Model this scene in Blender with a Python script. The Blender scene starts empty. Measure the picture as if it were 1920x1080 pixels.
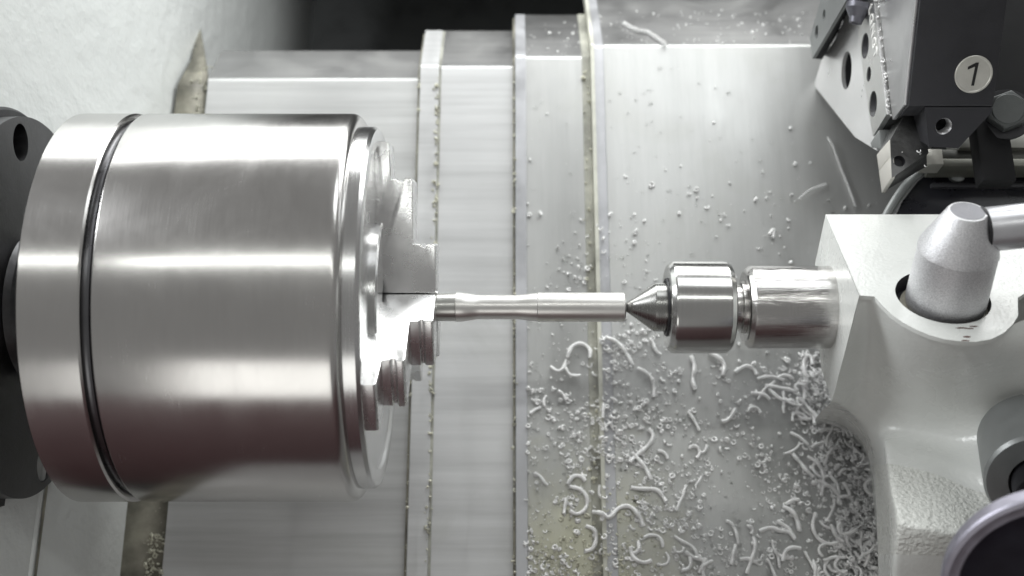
import bpy, bmesh, math, random
import numpy as np
from mathutils import Vector, Matrix, noise

random.seed(7)
rng = np.random.default_rng(7)
S = bpy.context.scene
COL = S.collection
MM = 0.001
PI = math.pi

# ------------------------------------------------------------------ camera
PITCH = math.radians(19.5)
CAM = Vector((0.0, -203.2, 603.8))            # millimetres; the spindle axis is the X axis
FPX = 2290.0                                   # focal length in px of a 1920 px wide frame
cam_d = bpy.data.cameras.new('camera')
cam = bpy.data.objects.new('camera', cam_d); COL.objects.link(cam)
cam.location = CAM * MM
cam.rotation_euler = (PITCH, 0, 0)
cam_d.sensor_width = 36.0
cam_d.lens = 36.0 * FPX / 1920.0
cam_d.clip_start = 0.01; cam_d.clip_end = 20
cam_d.dof.use_dof = True
cam_d.dof.focus_distance = 0.625
cam_d.dof.aperture_fstop = 7
S.camera = cam

# ------------------------------------------------------------------ world and lamps
W = bpy.data.worlds.new('World'); S.world = W; W.use_nodes = True
bg = W.node_tree.nodes['Background']
bg.inputs[0].default_value = (1.0, 0.99, 0.965, 1); bg.inputs[1].default_value = 0.205

def area(name, loc, target, sx, sy, radiance, color=(1, 1, 1)):
    d = bpy.data.lights.new(name, 'AREA'); d.shape = 'RECTANGLE'
    d.size = sx * MM; d.size_y = sy * MM
    d.energy = radiance * PI * (sx * MM) * (sy * MM)
    d.color = color
    o = bpy.data.objects.new(name, d); COL.objects.link(o)
    o.location = Vector(loc) * MM
    q = (Vector(target) - Vector(loc)).to_track_quat('-Z', 'Y')
    # keep the long side along X
    z = -(Vector(target) - Vector(loc)).normalized(); x = Vector((1, 0, 0)); x = (x - z * x.dot(z)).normalized(); y = z.cross(x)
    o.rotation_euler = Matrix((x, y, z)).transposed().to_euler()
    return o
area('side_lamp', (0, 540, 60), (0, 0, 0), 1000, 260, 5.9, (0.985, 1.0, 0.985))
area('machine_lamp', (330, 600, 560), (200, 60, -20), 460, 300, 2.6, (0.97, 1.0, 1.0))
area('strip_lamp', (-20, 75, 760), (-20, 0, 0), 1150, 18, 12.0, (0.98, 1.0, 0.96))
area('room_light', (-190, -640, 420), (-120, 0, 0), 460, 260, 1.25, (1.0, 0.99, 0.95))
area('left_lamp', (-900, 400, 400), (200, 20, 0), 360, 360, 15.0, (0.97, 0.99, 1.0))
S.view_settings.view_transform = 'Standard'; S.view_settings.look = 'None'
S.view_settings.exposure = 0.25; S.view_settings.gamma = 1.0

# ------------------------------------------------------------------ geometry helpers
SP, CP = math.sin(PITCH), math.cos(PITCH)
def ray(px, py):
    a = (px - 960) / FPX; t = (540 - py) / FPX
    return Vector((a, SP + t * CP, -CP + t * SP))
def atS(px, py, s): return CAM + ray(px, py) * s                     # at a depth along the view axis
def atZ(px, py, z): d = ray(px, py); return CAM + d * ((z - CAM.z) / d.z)
def atX(px, py, x): d = ray(px, py); return CAM + d * (x / d.x)
def atP(px, py, n, c): d = ray(px, py); return CAM + d * ((c - n.dot(CAM)) / n.dot(d))

ORG = {}
def empty(name, loc, label, cat, group=None):
    o = bpy.data.objects.new(name, None); COL.objects.link(o)
    o.location = Vector(loc) * MM; o.empty_display_size = 0.02
    ORG[o.name] = Vector(loc)
    o['label'] = label; o['category'] = cat
    if group: o['group'] = group
    return o
def tag(o, label=None, cat=None, group=None, kind=None):
    if label: o['label'] = label
    if cat: o['category'] = cat
    if group: o['group'] = group
    if kind: o['kind'] = kind
    return o
def link_mesh(name, me, mat, parent=None, org=None):
    co = np.empty(len(me.vertices) * 3); me.vertices.foreach_get('co', co); co = co.reshape(-1, 3)
    c = Vector((co.min(0) + co.max(0)) / 2) if org is None else Vector(org)
    co = (co - np.array(c)) * MM
    me.vertices.foreach_set('co', co.ravel()); me.update()
    if mat and not me.materials: me.materials.append(mat)
    o = bpy.data.objects.new(name, me); COL.objects.link(o)
    if parent:
        o.parent = parent; o.location = (c - ORG[parent.name]) * MM
    else:
        o.location = c * MM
    ORG[o.name] = c
    return o
def finish(bm, sharp=35):
    bmesh.ops.recalc_face_normals(bm, faces=bm.faces)
    for f in bm.faces: f.smooth = True
    for e in bm.edges:
        if len(e.link_faces) == 2:
            e.smooth = e.calc_face_angle(0) < math.radians(sharp)
def bevel(bm, w, seg=2, ang=30):
    bm.normal_update()
    es = [e for e in bm.edges if len(e.link_faces) == 2 and e.calc_face_angle(0) > math.radians(ang)]
    if es and w > 0: bmesh.ops.bevel(bm, geom=es, offset=w, segments=seg, affect='EDGES', profile=0.5, clamp_overlap=True)
def mesh(name, verts, faces, mat, parent=None, bev=0, seg=2, sharp=35, org=None):
    bm = bmesh.new()
    vs = [bm.verts.new(Vector(v)) for v in verts]
    for f in faces:
        try: bm.faces.new([vs[i] for i in f])
        except ValueError: pass
    bmesh.ops.recalc_face_normals(bm, faces=bm.faces)
    bevel(bm, bev, seg)
    finish(bm, sharp)
    me = bpy.data.meshes.new(name); bm.to_mesh(me); bm.free()
    return link_mesh(name, me, mat, parent, org)
def frame(o, n, up=(1, 0, 0)):
    """columns: u (as close to 'up' as it can be), v, n"""
    n = Vector(n).normalized(); u = Vector(up); u = (u - n * u.dot(n)).normalized(); v = n.cross(u)
    m = Matrix((u, v, n)).transposed().to_4x4(); m.translation = Vector(o)
    return m
AXM = frame((0, 0, 0), (1, 0, 0), (0, 1, 0))   # local w runs along the spindle axis
def lathe(name, prof, M, mat, parent=None, seg=96, sharp=17, closed=False, bev=0):
    """prof: (w, r) along the frame's n axis"""
    V, F = [], []
    idx = []
    for (w, r) in prof:
        if r < 1e-4:
            idx.append([len(V)]); V.append(M @ Vector((0, 0, w)))
        else:
            row = []
            for k in range(seg):
                a = 2 * PI * k / seg
                row.append(len(V)); V.append(M @ Vector((r * math.cos(a), r * math.sin(a), w)))
            idx.append(row)
    n = len(prof)
    for i in range(n - (0 if closed else 1)):
        A, B = idx[i], idx[(i + 1) % n]
        for k in range(seg):
            k2 = (k + 1) % seg
            if len(A) == 1 and len(B) == 1: continue
            if len(A) == 1: F.append((A[0], B[k2], B[k]))
            elif len(B) == 1: F.append((A[k], A[k2], B[0]))
            else: F.append((A[k], A[k2], B[k2], B[k]))
    return mesh(name, V, F, mat, parent, sharp=sharp)
def prism(name, pts, M, d0, d1, mat, parent=None, bev=0, seg=2, sharp=35):
    """polygon pts in the frame's u,v plane, from w=d0 to w=d1"""
    n = len(pts)
    V = [M @ Vector((p[0], p[1], d0)) for p in pts] + [M @ Vector((p[0], p[1], d1)) for p in pts]
    F = [tuple(range(n))[::-1], tuple(range(n, 2 * n))] + [(i, (i + 1) % n, n + (i + 1) % n, n + i) for i in range(n)]
    return mesh(name, V, F, mat, parent, bev, seg, sharp)
def holed(name, outline, holes, M, d0, d1, mat, parent=None, sharp=35):
    """flat plate with real holes; holes are lists of points"""
    cu = bpy.data.curves.new('t', 'CURVE'); cu.dimensions = '2D'; cu.fill_mode = 'BOTH'
    for ring in [outline] + holes:
        sp = cu.splines.new('POLY'); sp.points.add(len(ring) - 1)
        for i, p in enumerate(ring): sp.points[i].co = (p[0], p[1], 0, 1)
        sp.use_cyclic_u = True
    cu.extrude = abs(d1 - d0) / 2
    ob = bpy.data.objects.new('t', cu); COL.objects.link(ob)
    dg = bpy.context.evaluated_depsgraph_get()
    me = bpy.data.meshes.new_from_object(ob.evaluated_get(dg))
    bpy.data.objects.remove(ob)
    bm = bmesh.new(); bm.from_mesh(me)
    bmesh.ops.remove_doubles(bm, verts=bm.verts, dist=1e-4)
    bmesh.ops.translate(bm, verts=bm.verts, vec=(0, 0, (d0 + d1) / 2))
    bmesh.ops.transform(bm, matrix=M, verts=bm.verts)
    finish(bm, sharp); me2 = bpy.data.meshes.new(name); bm.to_mesh(me2); bm.free()
    me2.materials.clear()
    return link_mesh(name, me2, mat, parent)
def circ(cx, cy, r, n=28): return [(cx + r * math.cos(2 * PI * k / n), cy + r * math.sin(2 * PI * k / n)) for k in range(n)]
def box(name, lo, hi, mat, parent=None, bev=0, seg=2):
    M = Matrix.Identity(4)
    return prism(name, [(lo[0], lo[1]), (hi[0], lo[1]), (hi[0], hi[1]), (lo[0], hi[1])], M, lo[2], hi[2], mat, parent, bev, seg)

# ------------------------------------------------------------------ materials
def new_mat(name):
    m = bpy.data.materials.new(name); m.use_nodes = True
    nt = m.node_tree; b = nt.nodes['Principled BSDF']
    return m, nt, b
def nd(nt, t, **kw):
    n = nt.nodes.new(t)
    for k, v in kw.items(): setattr(n, k, v)
    return n
def coords(nt, scale=(1, 1, 1), space='world', rot=(0, 0, 0)):
    if space == 'world':
        g = nd(nt, 'ShaderNodeNewGeometry'); src = g.outputs['Position']
    else:
        g = nd(nt, 'ShaderNodeTexCoord'); src = g.outputs['Object']
    mp = nd(nt, 'ShaderNodeMapping'); mp.inputs['Scale'].default_value = scale
    mp.inputs['Rotation'].default_value = rot
    nt.links.new(src, mp.inputs['Vector'])
    return mp.outputs[0]
def tex(nt, vec, scale=1, detail=4, rough=0.55, dist=0.0):
    n = nd(nt, 'ShaderNodeTexNoise'); n.inputs['Scale'].default_value = scale
    n.inputs['Detail'].default_value = detail; n.inputs['Roughness'].default_value = rough
    n.inputs['Distortion'].default_value = dist
    nt.links.new(vec, n.inputs['Vector']); return n.outputs['Fac']
def ramp(nt, fac, stops):
    r = nd(nt, 'ShaderNodeValToRGB'); el = r.color_ramp.elements
    while len(el) < len(stops): el.new(0.5)
    for e, (p, c) in zip(el, stops):
        e.position = p; e.color = (c, c, c, 1) if isinstance(c, (int, float)) else (*c, 1)
    nt.links.new(fac, r.inputs[0]); return r.outputs[0]
def mixc(nt, fac, a, b, mode='MIX'):
    m = nd(nt, 'ShaderNodeMix', data_type='RGBA', blend_type=mode)
    if isinstance(fac, (int, float)): m.inputs[0].default_value = fac
    else: nt.links.new(fac, m.inputs[0])
    for v, i in ((a, 6), (b, 7)):
        if isinstance(v, tuple): m.inputs[i].default_value = (*v, 1)
        else: nt.links.new(v, m.inputs[i])
    return m.outputs[2]
def bump(nt, b, h, strength, dist=0.001, prev=None):
    n = nd(nt, 'ShaderNodeBump'); n.inputs['Strength'].default_value = strength; n.inputs['Distance'].default_value = dist
    nt.links.new(h, n.inputs['Height'])
    if prev: nt.links.new(prev, n.inputs['Normal'])
    nt.links.new(n.outputs[0], b.inputs['Normal']); return n.outputs[0]

def metal_turned(name, col, rough, aniso=0.7, band=0.05, tint=None, scratch=0.0, axis='X', micro=0.06):
    m, nt, b = new_mat(name); L = nt.links
    b.inputs['Metallic'].default_value = 1
    v = coords(nt, (1, 0.02, 0.02))
    n1 = tex(nt, v, 2600, 3, 0.7)
    n2 = tex(nt, coords(nt, (1, 0.25, 0.25)), 60, 3)
    c = ramp(nt, n1, [(0.3, tuple(x * (1 - band) for x in col)), (0.7, tuple(min(1, x * (1 + band)) for x in col))])
    c = mixc(nt, 0.35, c, ramp(nt, n2, [(0.3, tuple(x * 0.88 for x in col)), (0.7, col)]))
    L.new(c, b.inputs['Base Color'])
    n4 = tex(nt, coords(nt), 28, 6, 0.62, 0.8)
    mr = nd(nt, 'ShaderNodeMath', operation='MULTIPLY'); L.new(ramp(nt, n1, [(0.25, rough * 0.9), (0.75, rough * 1.12)]), mr.inputs[0])
    L.new(ramp(nt, n4, [(0.35, 0.61), (0.7, 0.79)]), mr.inputs[1]); m2_ = nd(nt, 'ShaderNodeMath', operation='MULTIPLY'); m2_.inputs[1].default_value = 1.45
    L.new(mr.outputs[0], m2_.inputs[0]); L.new(m2_.outputs[0], b.inputs['Roughness'])
    if aniso:
        b.inputs['Anisotropic'].default_value = aniso
        b.inputs['Anisotropic Rotation'].default_value = 0.25
        t = nd(nt, 'ShaderNodeTangent', direction_type='RADIAL', axis=axis)
        L.new(t.outputs[0], b.inputs['Tangent'])
    h = n1
    prev = bump(nt, b, h, micro, 0.0004)
    if scratch:
        n3 = tex(nt, coords(nt, (0.06, 1, 1)), 900, 4, 0.75, 0.3)
        bump(nt, b, ramp(nt, n3, [(0.35, 0.0), (0.5, 1.0)]), scratch, 0.0004, prev)
    return m
def metal_plain(name, col, rough, bumpy=0.1, scale=400, spots=None, metallic=1.0, mottled=0.25):
    m, nt, b = new_mat(name); L = nt.links
    b.inputs['Metallic'].default_value = metallic
    n1 = tex(nt, coords(nt), scale, 5, 0.65); n2 = tex(nt, coords(nt), 45, 5, 0.6)
    c = ramp(nt, n2, [(0.3, tuple(x * (1 - mottled) for x in col)), (0.7, tuple(min(1, x * (1 + mottled)) for x in col))])
    L.new(c, b.inputs['Base Color'])
    L.new(ramp(nt, n2, [(0.3, rough * 0.75), (0.7, min(1, rough * 1.25))]), b.inputs['Roughness'])
    bump(nt, b, n1, bumpy, 0.0005)
    return m
def metal_cover(name, col, grain, metallic=0.75, rough=0.42, dirt=0.5, streak=0.2, stain=False):
    """sheet cover: drawn grain along one direction, dried coolant stains"""
    m, nt, b = new_mat(name); L = nt.links
    b.inputs['Metallic'].default_value = metallic
    g = (0.03, 1, 1) if grain == 'X' else (1, 0.03, 1)
    g2 = (0.12, 1, 1) if grain == 'X' else (1, 0.12, 1)
    fine = tex(nt, coords(nt, g), 1500, 3, 0.7)
    mid = tex(nt, coords(nt, g), 170, 4, 0.6)
    wide = tex(nt, coords(nt, g2), 16, 3, 0.5)
    blot = tex(nt, coords(nt), 14, 6, 0.6, 0.6)
    c = ramp(nt, fine, [(0.3, tuple(x * 0.92 for x in col)), (0.7, tuple(x * 1.06 for x in col))])
    c = mixc(nt, streak, c, ramp(nt, mid, [(0.32, tuple(x * 0.62 for x in col)), (0.5, col), (0.72, tuple(min(1, x * 1.4) for x in col))]))
    c = mixc(nt, 0.35, c, ramp(nt, wide, [(0.3, tuple(x * 0.72 for x in col)), (0.7, tuple(min(1, x * 1.18) for x in col))]))
    st = ramp(nt, blot, [(0.52, 0.0), (0.75, dirt)])
    c = mixc(nt, st, c, (0.40, 0.405, 0.38))
    if stain:
        mpn = nd(nt, 'ShaderNodeNewGeometry'); sub = nd(nt, 'ShaderNodeVectorMath', operation='DISTANCE')
        L.new(mpn.outputs['Position'], sub.inputs[0]); sub.inputs[1].default_value = (0.038, -0.115, -0.128)
        sm = nd(nt, 'ShaderNodeMath', operation='ADD'); L.new(sub.outputs['Value'], sm.inputs[0])
        nz = tex(nt, coords(nt), 60, 5, 0.6, 0.5); ml = nd(nt, 'ShaderNodeMath', operation='MULTIPLY'); L.new(nz, ml.inputs[0]); ml.inputs[1].default_value = 0.09
        L.new(ml.outputs[0], sm.inputs[1])
        c = mixc(nt, ramp(nt, sm.outputs[0], [(0.06, 0.5), (0.125, 0.0)]), c, (0.44, 0.43, 0.27))
    L.new(c, b.inputs['Base Color'])
    L.new(ramp(nt, blot, [(0.3, rough * 0.82), (0.7, min(1, rough * 1.3))]), b.inputs['Roughness'])
    b.inputs['Anisotropic'].default_value = 0.4
    b.inputs['Anisotropic Rotation'].default_value = 0.0
    prev = bump(nt, b, fine, 0.10, 0.0003)
    bump(nt, b, mid, 0.10, 0.0006, prev)
    return m
def paint(name, col, peel=0.35, scale=420, rough=0.42, coarse=0.0, dirt=0.15):
    m, nt, b = new_mat(name); L = nt.links
    blot = tex(nt, coords(nt), 22, 5, 0.6)
    spec = tex(nt, coords(nt), 150, 6, 0.7)
    c = mixc(nt, ramp(nt, blot, [(0.45, 0.0), (0.75, dirt)]), col, tuple(x * 0.82 for x in col))
    c = mixc(nt, ramp(nt, spec, [(0.7, 0.0), (0.76, 0.35)]), c, (0.25, 0.23, 0.19))
    L.new(c, b.inputs['Base Color'])
    L.new(ramp(nt, blot, [(0.3, rough * 0.85), (0.7, rough * 1.2)]), b.inputs['Roughness'])
    h = tex(nt, coords(nt), scale, 2, 0.5)
    prev = bump(nt, b, h, peel, 0.0030)
    if coarse:
        h2 = tex(nt, coords(nt), 75, 3, 0.5)
        bump(nt, b, h2, coarse, 0.005, prev)
    return m

M_chuck = metal_turned('turned_steel', (0.62, 0.61, 0.60), 0.23, 0.35, 0.025, micro=0.007)
M_groove = metal_plain('groove_steel', (0.16, 0.16, 0.17), 0.3, 0.02, 600, mottled=0.05)
M_face = metal_turned('faced_steel', (0.68, 0.68, 0.68), 0.24, 0.5, 0.05)
M_jaw = metal_plain('ground_jaw_steel', (0.84, 0.84, 0.84), 0.27, 0.05, 900, mottled=0.05)
M_center = metal_turned('polished_center_steel', (0.62, 0.62, 0.61), 0.20, 0.4, 0.05, micro=0.012)
M_cone = metal_turned('dark_cone_steel', (0.36, 0.36, 0.35), 0.26, 0.3, 0.06, micro=0.012)
M_quill = metal_turned('scuffed_quill_steel', (0.60, 0.59, 0.58), 0.20, 0.0, 0.05, scratch=0.12)
M_rod = metal_turned('bright_turned_bar', (0.84, 0.83, 0.81), 0.36, 0.0, 0.02, micro=0.01)
M_flange = metal_plain('oily_dark_flange', (0.13, 0.13, 0.135), 0.42, 0.25, 500, mottled=0.4)
M_black = metal_plain('black_oxide', (0.030, 0.030, 0.034), 0.45, 0.15, 600, metallic=0.3)
M_block = metal_plain('phosphated_block_steel', (0.036, 0.036, 0.041), 0.50, 0.18, 900, metallic=0.35, mottled=0.12)
M_side = metal_plain('milled_block_side', (0.66, 0.66, 0.67), 0.34, 0.15, 900, mottled=0.08)
M_turret = metal_plain('turret_face_steel', (0.82, 0.82, 0.82), 0.36, 0.1, 700, mottled=0.05, metallic=0.6)
M_shank = metal_plain('nickel_shank', (0.74, 0.74, 0.73), 0.34, 0.15, 900, mottled=0.08)
M_tool = metal_plain('worn_tool_steel', (0.17, 0.17, 0.17), 0.40, 0.5, 350, mottled=0.5)
M_insert = metal_plain('carbide_insert', (0.66, 0.64, 0.60), 0.42, 0.1, 900, metallic=0.7, mottled=0.05)
M_cov1 = metal_cover('drawn_cover_steel', (0.54, 0.545, 0.545), 'X', 0.4, 0.42, 0.3, 0.45)
M_cov2 = metal_cover('brushed_cover_steel', (0.57, 0.575, 0.58), 'X', 0.35, 0.42, 0.4, 0.38)
M_sad = metal_cover('saddle_cover_steel', (0.46, 0.465, 0.46), 'Y', 0.62, 0.36, 0.5, 0.16, stain=True)
M_flg = metal_cover('shaded_flange_steel', (0.34, 0.34, 0.34), 'X', 0.95, 0.40, 0.2, 0.25)  # darker copy of the cover steel, rear flange's shade put into the colour
M_flg.node_tree.nodes['Principled BSDF'].inputs['Anisotropic'].default_value = 0
M_wall = paint('headstock_paint', (0.73, 0.755, 0.745), 0.09, 330, 0.35, 0.25)
M_cast = paint('tailstock_paint', (0.71, 0.725, 0.705), 0.08, 520, 0.26, 0.06, 0.45)
M_rough = paint('rough_tailstock_paint', (0.69, 0.70, 0.67), 0.55, 480, 0.30, 0.22, 0.35)
M_dark = metal_plain('dull_black_casting', (0.014, 0.014, 0.015), 0.7, 0.1, 300, metallic=0.0)  # near black, rough, hardly any gloss
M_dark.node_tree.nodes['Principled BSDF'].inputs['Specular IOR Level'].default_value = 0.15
M_back = metal_plain('dark_enclosure', (0.028, 0.030, 0.030), 0.6, 0.05, 100, metallic=0.0)
M_rub = metal_plain('wiper_rubber', (0.33, 0.33, 0.29), 0.6, 0.5, 500, metallic=0.0, mottled=0.45)
M_trim = metal_plain('trim_strip', (0.52, 0.52, 0.46), 0.45, 0.2, 500, metallic=0.3)
M_bevel = metal_plain('trim_bevel', (0.45, 0.455, 0.475), 0.4, 0.15, 500, metallic=0.5, mottled=0.1)
M_gut = metal_plain('dirty_gutter', (0.24, 0.23, 0.19), 0.5, 0.6, 260, metallic=0.2, mottled=0.6)
M_chip = metal_plain('bright_swarf', (0.93, 0.93, 0.93), 0.30, 0.2, 900, metallic=0.12, mottled=0.08)
M_chipw = metal_plain('oily_swarf', (0.60, 0.59, 0.49), 0.45, 0.2, 900, metallic=0.3, mottled=0.2)
M_rim = metal_plain('wheel_rim_steel', (0.36, 0.35, 0.41), 0.48, 0.2, 300, mottled=0.2)
M_wheel = metal_plain('black_wheel_plastic', (0.012, 0.012, 0.020), 0.35, 0.05, 300, metallic=0.0)
M_dial = metal_plain('grey_collar', (0.24, 0.25, 0.25), 0.42, 0.1, 700, metallic=0.5, mottled=0.1)
M_bolt0 = metal_plain('dull_dark_fitting', (0.13, 0.13, 0.15), 0.38, 0.2, 600, metallic=0.7)
M_letter = metal_plain('raised_letter_edge', (0.9, 0.9, 0.88), 0.4, 0.0, 700, metallic=0.2, mottled=0.02)
M_lever = metal_plain('satin_lever', (0.66, 0.66, 0.69), 0.34, 0.05, 900, metallic=0.8, mottled=0.05)
M_disc = metal_plain('number_disc_aluminium', (0.66, 0.65, 0.60), 0.45, 0.25, 700, metallic=0.6, mottled=0.15)
M_ink = metal_plain('black_numeral', (0.01, 0.01, 0.01), 0.5, 0, metallic=0)
M_rust = metal_plain('chipped_primer', (0.10, 0.06, 0.05), 0.6, 0.3, metallic=0, mottled=0.5)
M_chip.node_tree.nodes['Principled BSDF'].inputs['Coat Weight'].default_value = 1.0
M_chip.node_tree.nodes['Principled BSDF'].inputs['Coat Roughness'].default_value = 0.06
def knob_mat():
    m, nt, b = new_mat('satin_cast_aluminium'); L = nt.links
    b.inputs['Metallic'].default_value = 0.85
    g = tex(nt, coords(nt), 1700, 2, 0.8)
    L.new(ramp(nt, g, [(0.3, (0.50, 0.50, 0.52)), (0.7, (0.86, 0.86, 0.88))]), b.inputs['Base Color'])
    b.inputs['Roughness'].default_value = 0.42
    bump(nt, b, g, 0.55, 0.0004)
    return m
M_knob = knob_mat()

# ------------------------------------------------------------------ setting: dark machine interior, plus an added unseen front panel
wall = box('wall', (-900, 640, -700), (900, 660, -140), M_back); tag(wall, kind='structure')
unseen_panel = box('wall', (-900, -620, -700), (900, -600, 250), metal_plain('added_dark_red_panel', (0.075, 0.034, 0.036), 0.6, 0.05, 100, metallic=0.0)); tag(unseen_panel, kind='structure')  # unseen panel, added so the chuck reflects dark reddish surroundings
floor = box('floor', (-900, -700, -720), (900, 640, -700), M_back); tag(floor, kind='structure')

# ------------------------------------------------------------------ covers
def cover_section(name, x0, x1, z, ybend, slope, L, mat, parent, th=3.0, y0=-420, rad=5.0, fmat=None):
    """folded sheet: flat top, rounded bend at the rear, sloping rear flange (a separate part)"""
    a = math.radians(slope)
    t = rad * math.tan(a / 2)
    def strip(nm, path, nrm, m, par, bev):
        low = [(y - th * math.sin(q), zz - th * math.cos(q)) for (y, zz), q in zip(path, nrm)]
        return prism(nm, path + low[::-1], frame((0, 0, 0), (1, 0, 0), (0, 1, 0)), x0, x1, m, par, bev=bev, seg=2, sharp=20)
    path = [(y0, z)]; nrm = [0]
    for k in range(9):
        q = a * k / 8
        path.append((ybend - t + rad * math.sin(q), z - rad + rad * math.cos(q))); nrm.append(q)
    e = path[-1]; end = (ybend + L * math.cos(a), z - L * math.sin(a))
    if not fmat:
        return strip(name, path + [end], nrm + [a], mat, parent, 0.4)
    o = strip(name, path, nrm, mat, parent, 0.4 if th > 1 else 0)
    strip('rear_flange', [(e[0] + 0.05, e[1] - 0.03), end], [a, a], fmat, o if parent and len(DEPTH.get(parent.name, '')) == 0 else parent, 0.0)
    return o
DEPTH = {}

way = empty('telescopic_cover', (-80, 0, -150), 'grey steel telescopic way cover in three stepped sections under the chuck', 'way cover')
Z1, Z2, Z3, Z4 = -140, -134, -128, -122
cover_section('cover_section', -209, -56, Z1, 212.6, 35, 46, M_cov1, way, fmat=M_flg)
s2 = cover_section('cover_section', -62.3, 9, Z2, 218.8, 35, 60, M_cov2, way, fmat=M_flg)
s3 = cover_section('cover_section', 2.5, 55, Z3, 222.8, 35, 72, M_sad, way, fmat=M_flg)
# raised wiper lips on the leading edges
def lip(x0, x1, z, ybend, L, mat, par, h=0.9):
    return cover_section('wiper_lip', x0, x1, z + h, ybend + h * 0.6, 35, L, mat, par, th=h - 0.1, rad=5.8)
lip(-62.6, -50, Z2, 218.8, 59, M_cov2, s2)
lip(-50.1, -48.3, Z2, 218.8, 58, M_rub, s2, 0.35)
lip(2.2, 9.5, Z3, 222.8, 71, M_bevel, s3)
cover_section('edge_seal', -64.2, -62.5, Z2 - 1.6, 217.6, 35, 59, M_gut, s2, th=5)
cover_section('edge_seal', 0.6, 2.3, Z3 - 1.6, 221.6, 35, 71, M_gut, s3, th=5)

sad = empty('saddle_cover', (230, 0, -140), 'broad grey saddle cover plate strewn with metal chips beside the tailstock', 'way cover')
cover_section('cover_plate', 62, 520, Z4, 228.4, 35, 110, M_sad, sad, fmat=M_flg)
cover_section('edge_trim', 53.2, 55.6, Z4 + 0.8, 229.0, 35, 112, M_trim, sad, th=9)
cover_section('edge_bevel', 55.6, 62.1, Z4 - 0.6, 228.0, 35, 110, M_bevel, sad, th=6)
cover_section('edge_seal', 47.5, 53.2, Z3 + 0.6, 223.3, 35, 72, M_rub, sad, th=1.0)

# dirty gutter between the cover and the headstock
gut = empty('gutter_strip', (-222, 0, -150), 'brown stained gutter strip packed with chips between headstock and way cover', 'seal strip')
a35 = math.radians(35)
V = []
for y, x0, x1, z in ((-300, -240, -209, -143), (-60, -236, -209, -143), (209, -230.5, -209.2, -143), (212, -230, -209.2, -144)):
    V += [(x0, y, z), (x1, y, z)]
p = atZ(372, 30, -200); V.append((p.x, p.y, p.z))
q = Vector((-229.5, 212 + 40 * math.cos(a35), -144 - 40 * math.sin(a35))); V.append(q)
F = [(0, 1, 3, 2), (2, 3, 5, 4), (4, 5, 7, 6), (6, 7, 8, 9)]
g1 = mesh('gutter_floor', V, F, M_gut, gut, sharp=20)
md = g1.modifiers.new('thick', 'SOLIDIFY'); md.thickness = 0.003; md.offset = -1 if sum(p.normal.z for p in g1.data.polygons) > 0 else 1

# ------------------------------------------------------------------ headstock casting
hs = empty('headstock', (-280, 0, -60), 'white painted textured headstock casting behind the chuck', 'headstock')
# profile of the face in (z -> x); the ledge seam near z=-60
def wx(z, y): return -235 - (z + 140) * 0.193
V, F = [], []
ys = [-160, -145, -130, -60, 0, 60, 120, 165, 195, 215, 235, 330, 640]
zs = [320, 220, 120, 40, -20, -52]
def yfold(y): return 0
zz_ = [110, 80, 60, 30, -20, -52, -95, -140, -170, -240, -420, -600]
V, F = [], []
def wxx(z, y):
    x = wx(z, y) if z > -145 else -234 + 0.012 * (abs(z) - 145) + 1.5
    return x + (3.0 * max(0, 1 - abs(y - 205) / 14) if z < 60 else 0)
for y in ys:
    for z in zz_:
        z = min(z, 4 + z * 0.02) if y < -40 else z
        V.append((wxx(z, y), y, z))
n = len(zz_)
for i in range(len(ys) - 1):
    for j in range(n - 1):
        a = i * n + j; F.append((a, a + 1, a + n + 1, a + n))
up = mesh('casting_face', V, F, M_wall, hs, sharp=40)
sm_ = up.modifiers.new('thick', 'SOLIDIFY'); sm_.thickness = 0.006; sm_.offset = -1 if sum(p.normal.x for p in up.data.polygons) > 0 else 1
# dark seam between the two castings
V = []
ysl = [y for y in ys if y <= 0]
for y in ysl: V += [(wx(-52, y) + 0.7, y, -52), (wx(-54.4, y) + 0.7, y, -54.4)]
mesh('casting_seam', V, [(2 * i, 2 * i + 1, 2 * i + 3, 2 * i + 2) for i in range(len(ysl) - 1)], M_gut, hs)
# bead above the seam
V = []
for i, y in enumerate(ysl):
    for k in range(7):
        q = PI * k / 6
        V.append((wx(-48, y) + 0.0 + 1.6 * math.sin(q), y, -49.5 + 2.0 * math.cos(q)))
F = [(i * 7 + k, i * 7 + k + 1, (i + 1) * 7 + k + 1, (i + 1) * 7 + k) for i in range(len(ysl) - 1) for k in range(6)]
mesh('casting_bead', V, F, M_wall, hs)

# ------------------------------------------------------------------ spindle nose
spn = empty('spindle_nose', (-255, 0, 0), 'dark drilled spindle flange between headstock and chuck', 'spindle')
ang0 = math.atan2(42, 73)
holes = [circ(85.5 * math.cos(ang0 + k * PI / 3), 85.5 * math.sin(ang0 + k * PI / 3), 9.6) for k in range(6)]
holed('flange', circ(0, 0, 98.5, 128), holes, AXM, -258, -250, M_flange, spn)
lathe('hole_backing', [(-258.5, 0), (-258.5, 97), (-262, 97), (-262, 0)], AXM, M_black, spn)
lathe('rear_ring', [(-258.3, 97.2), (-258.3, 102), (-260, 103.5), (-272, 103.5), (-272, 90)], AXM, M_black, spn, 128)
lathe('hub', [(-250, 38), (-247, 36), (-232, 36), (-231, 33), (-217, 33)], AXM, M_flange, spn)

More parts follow.
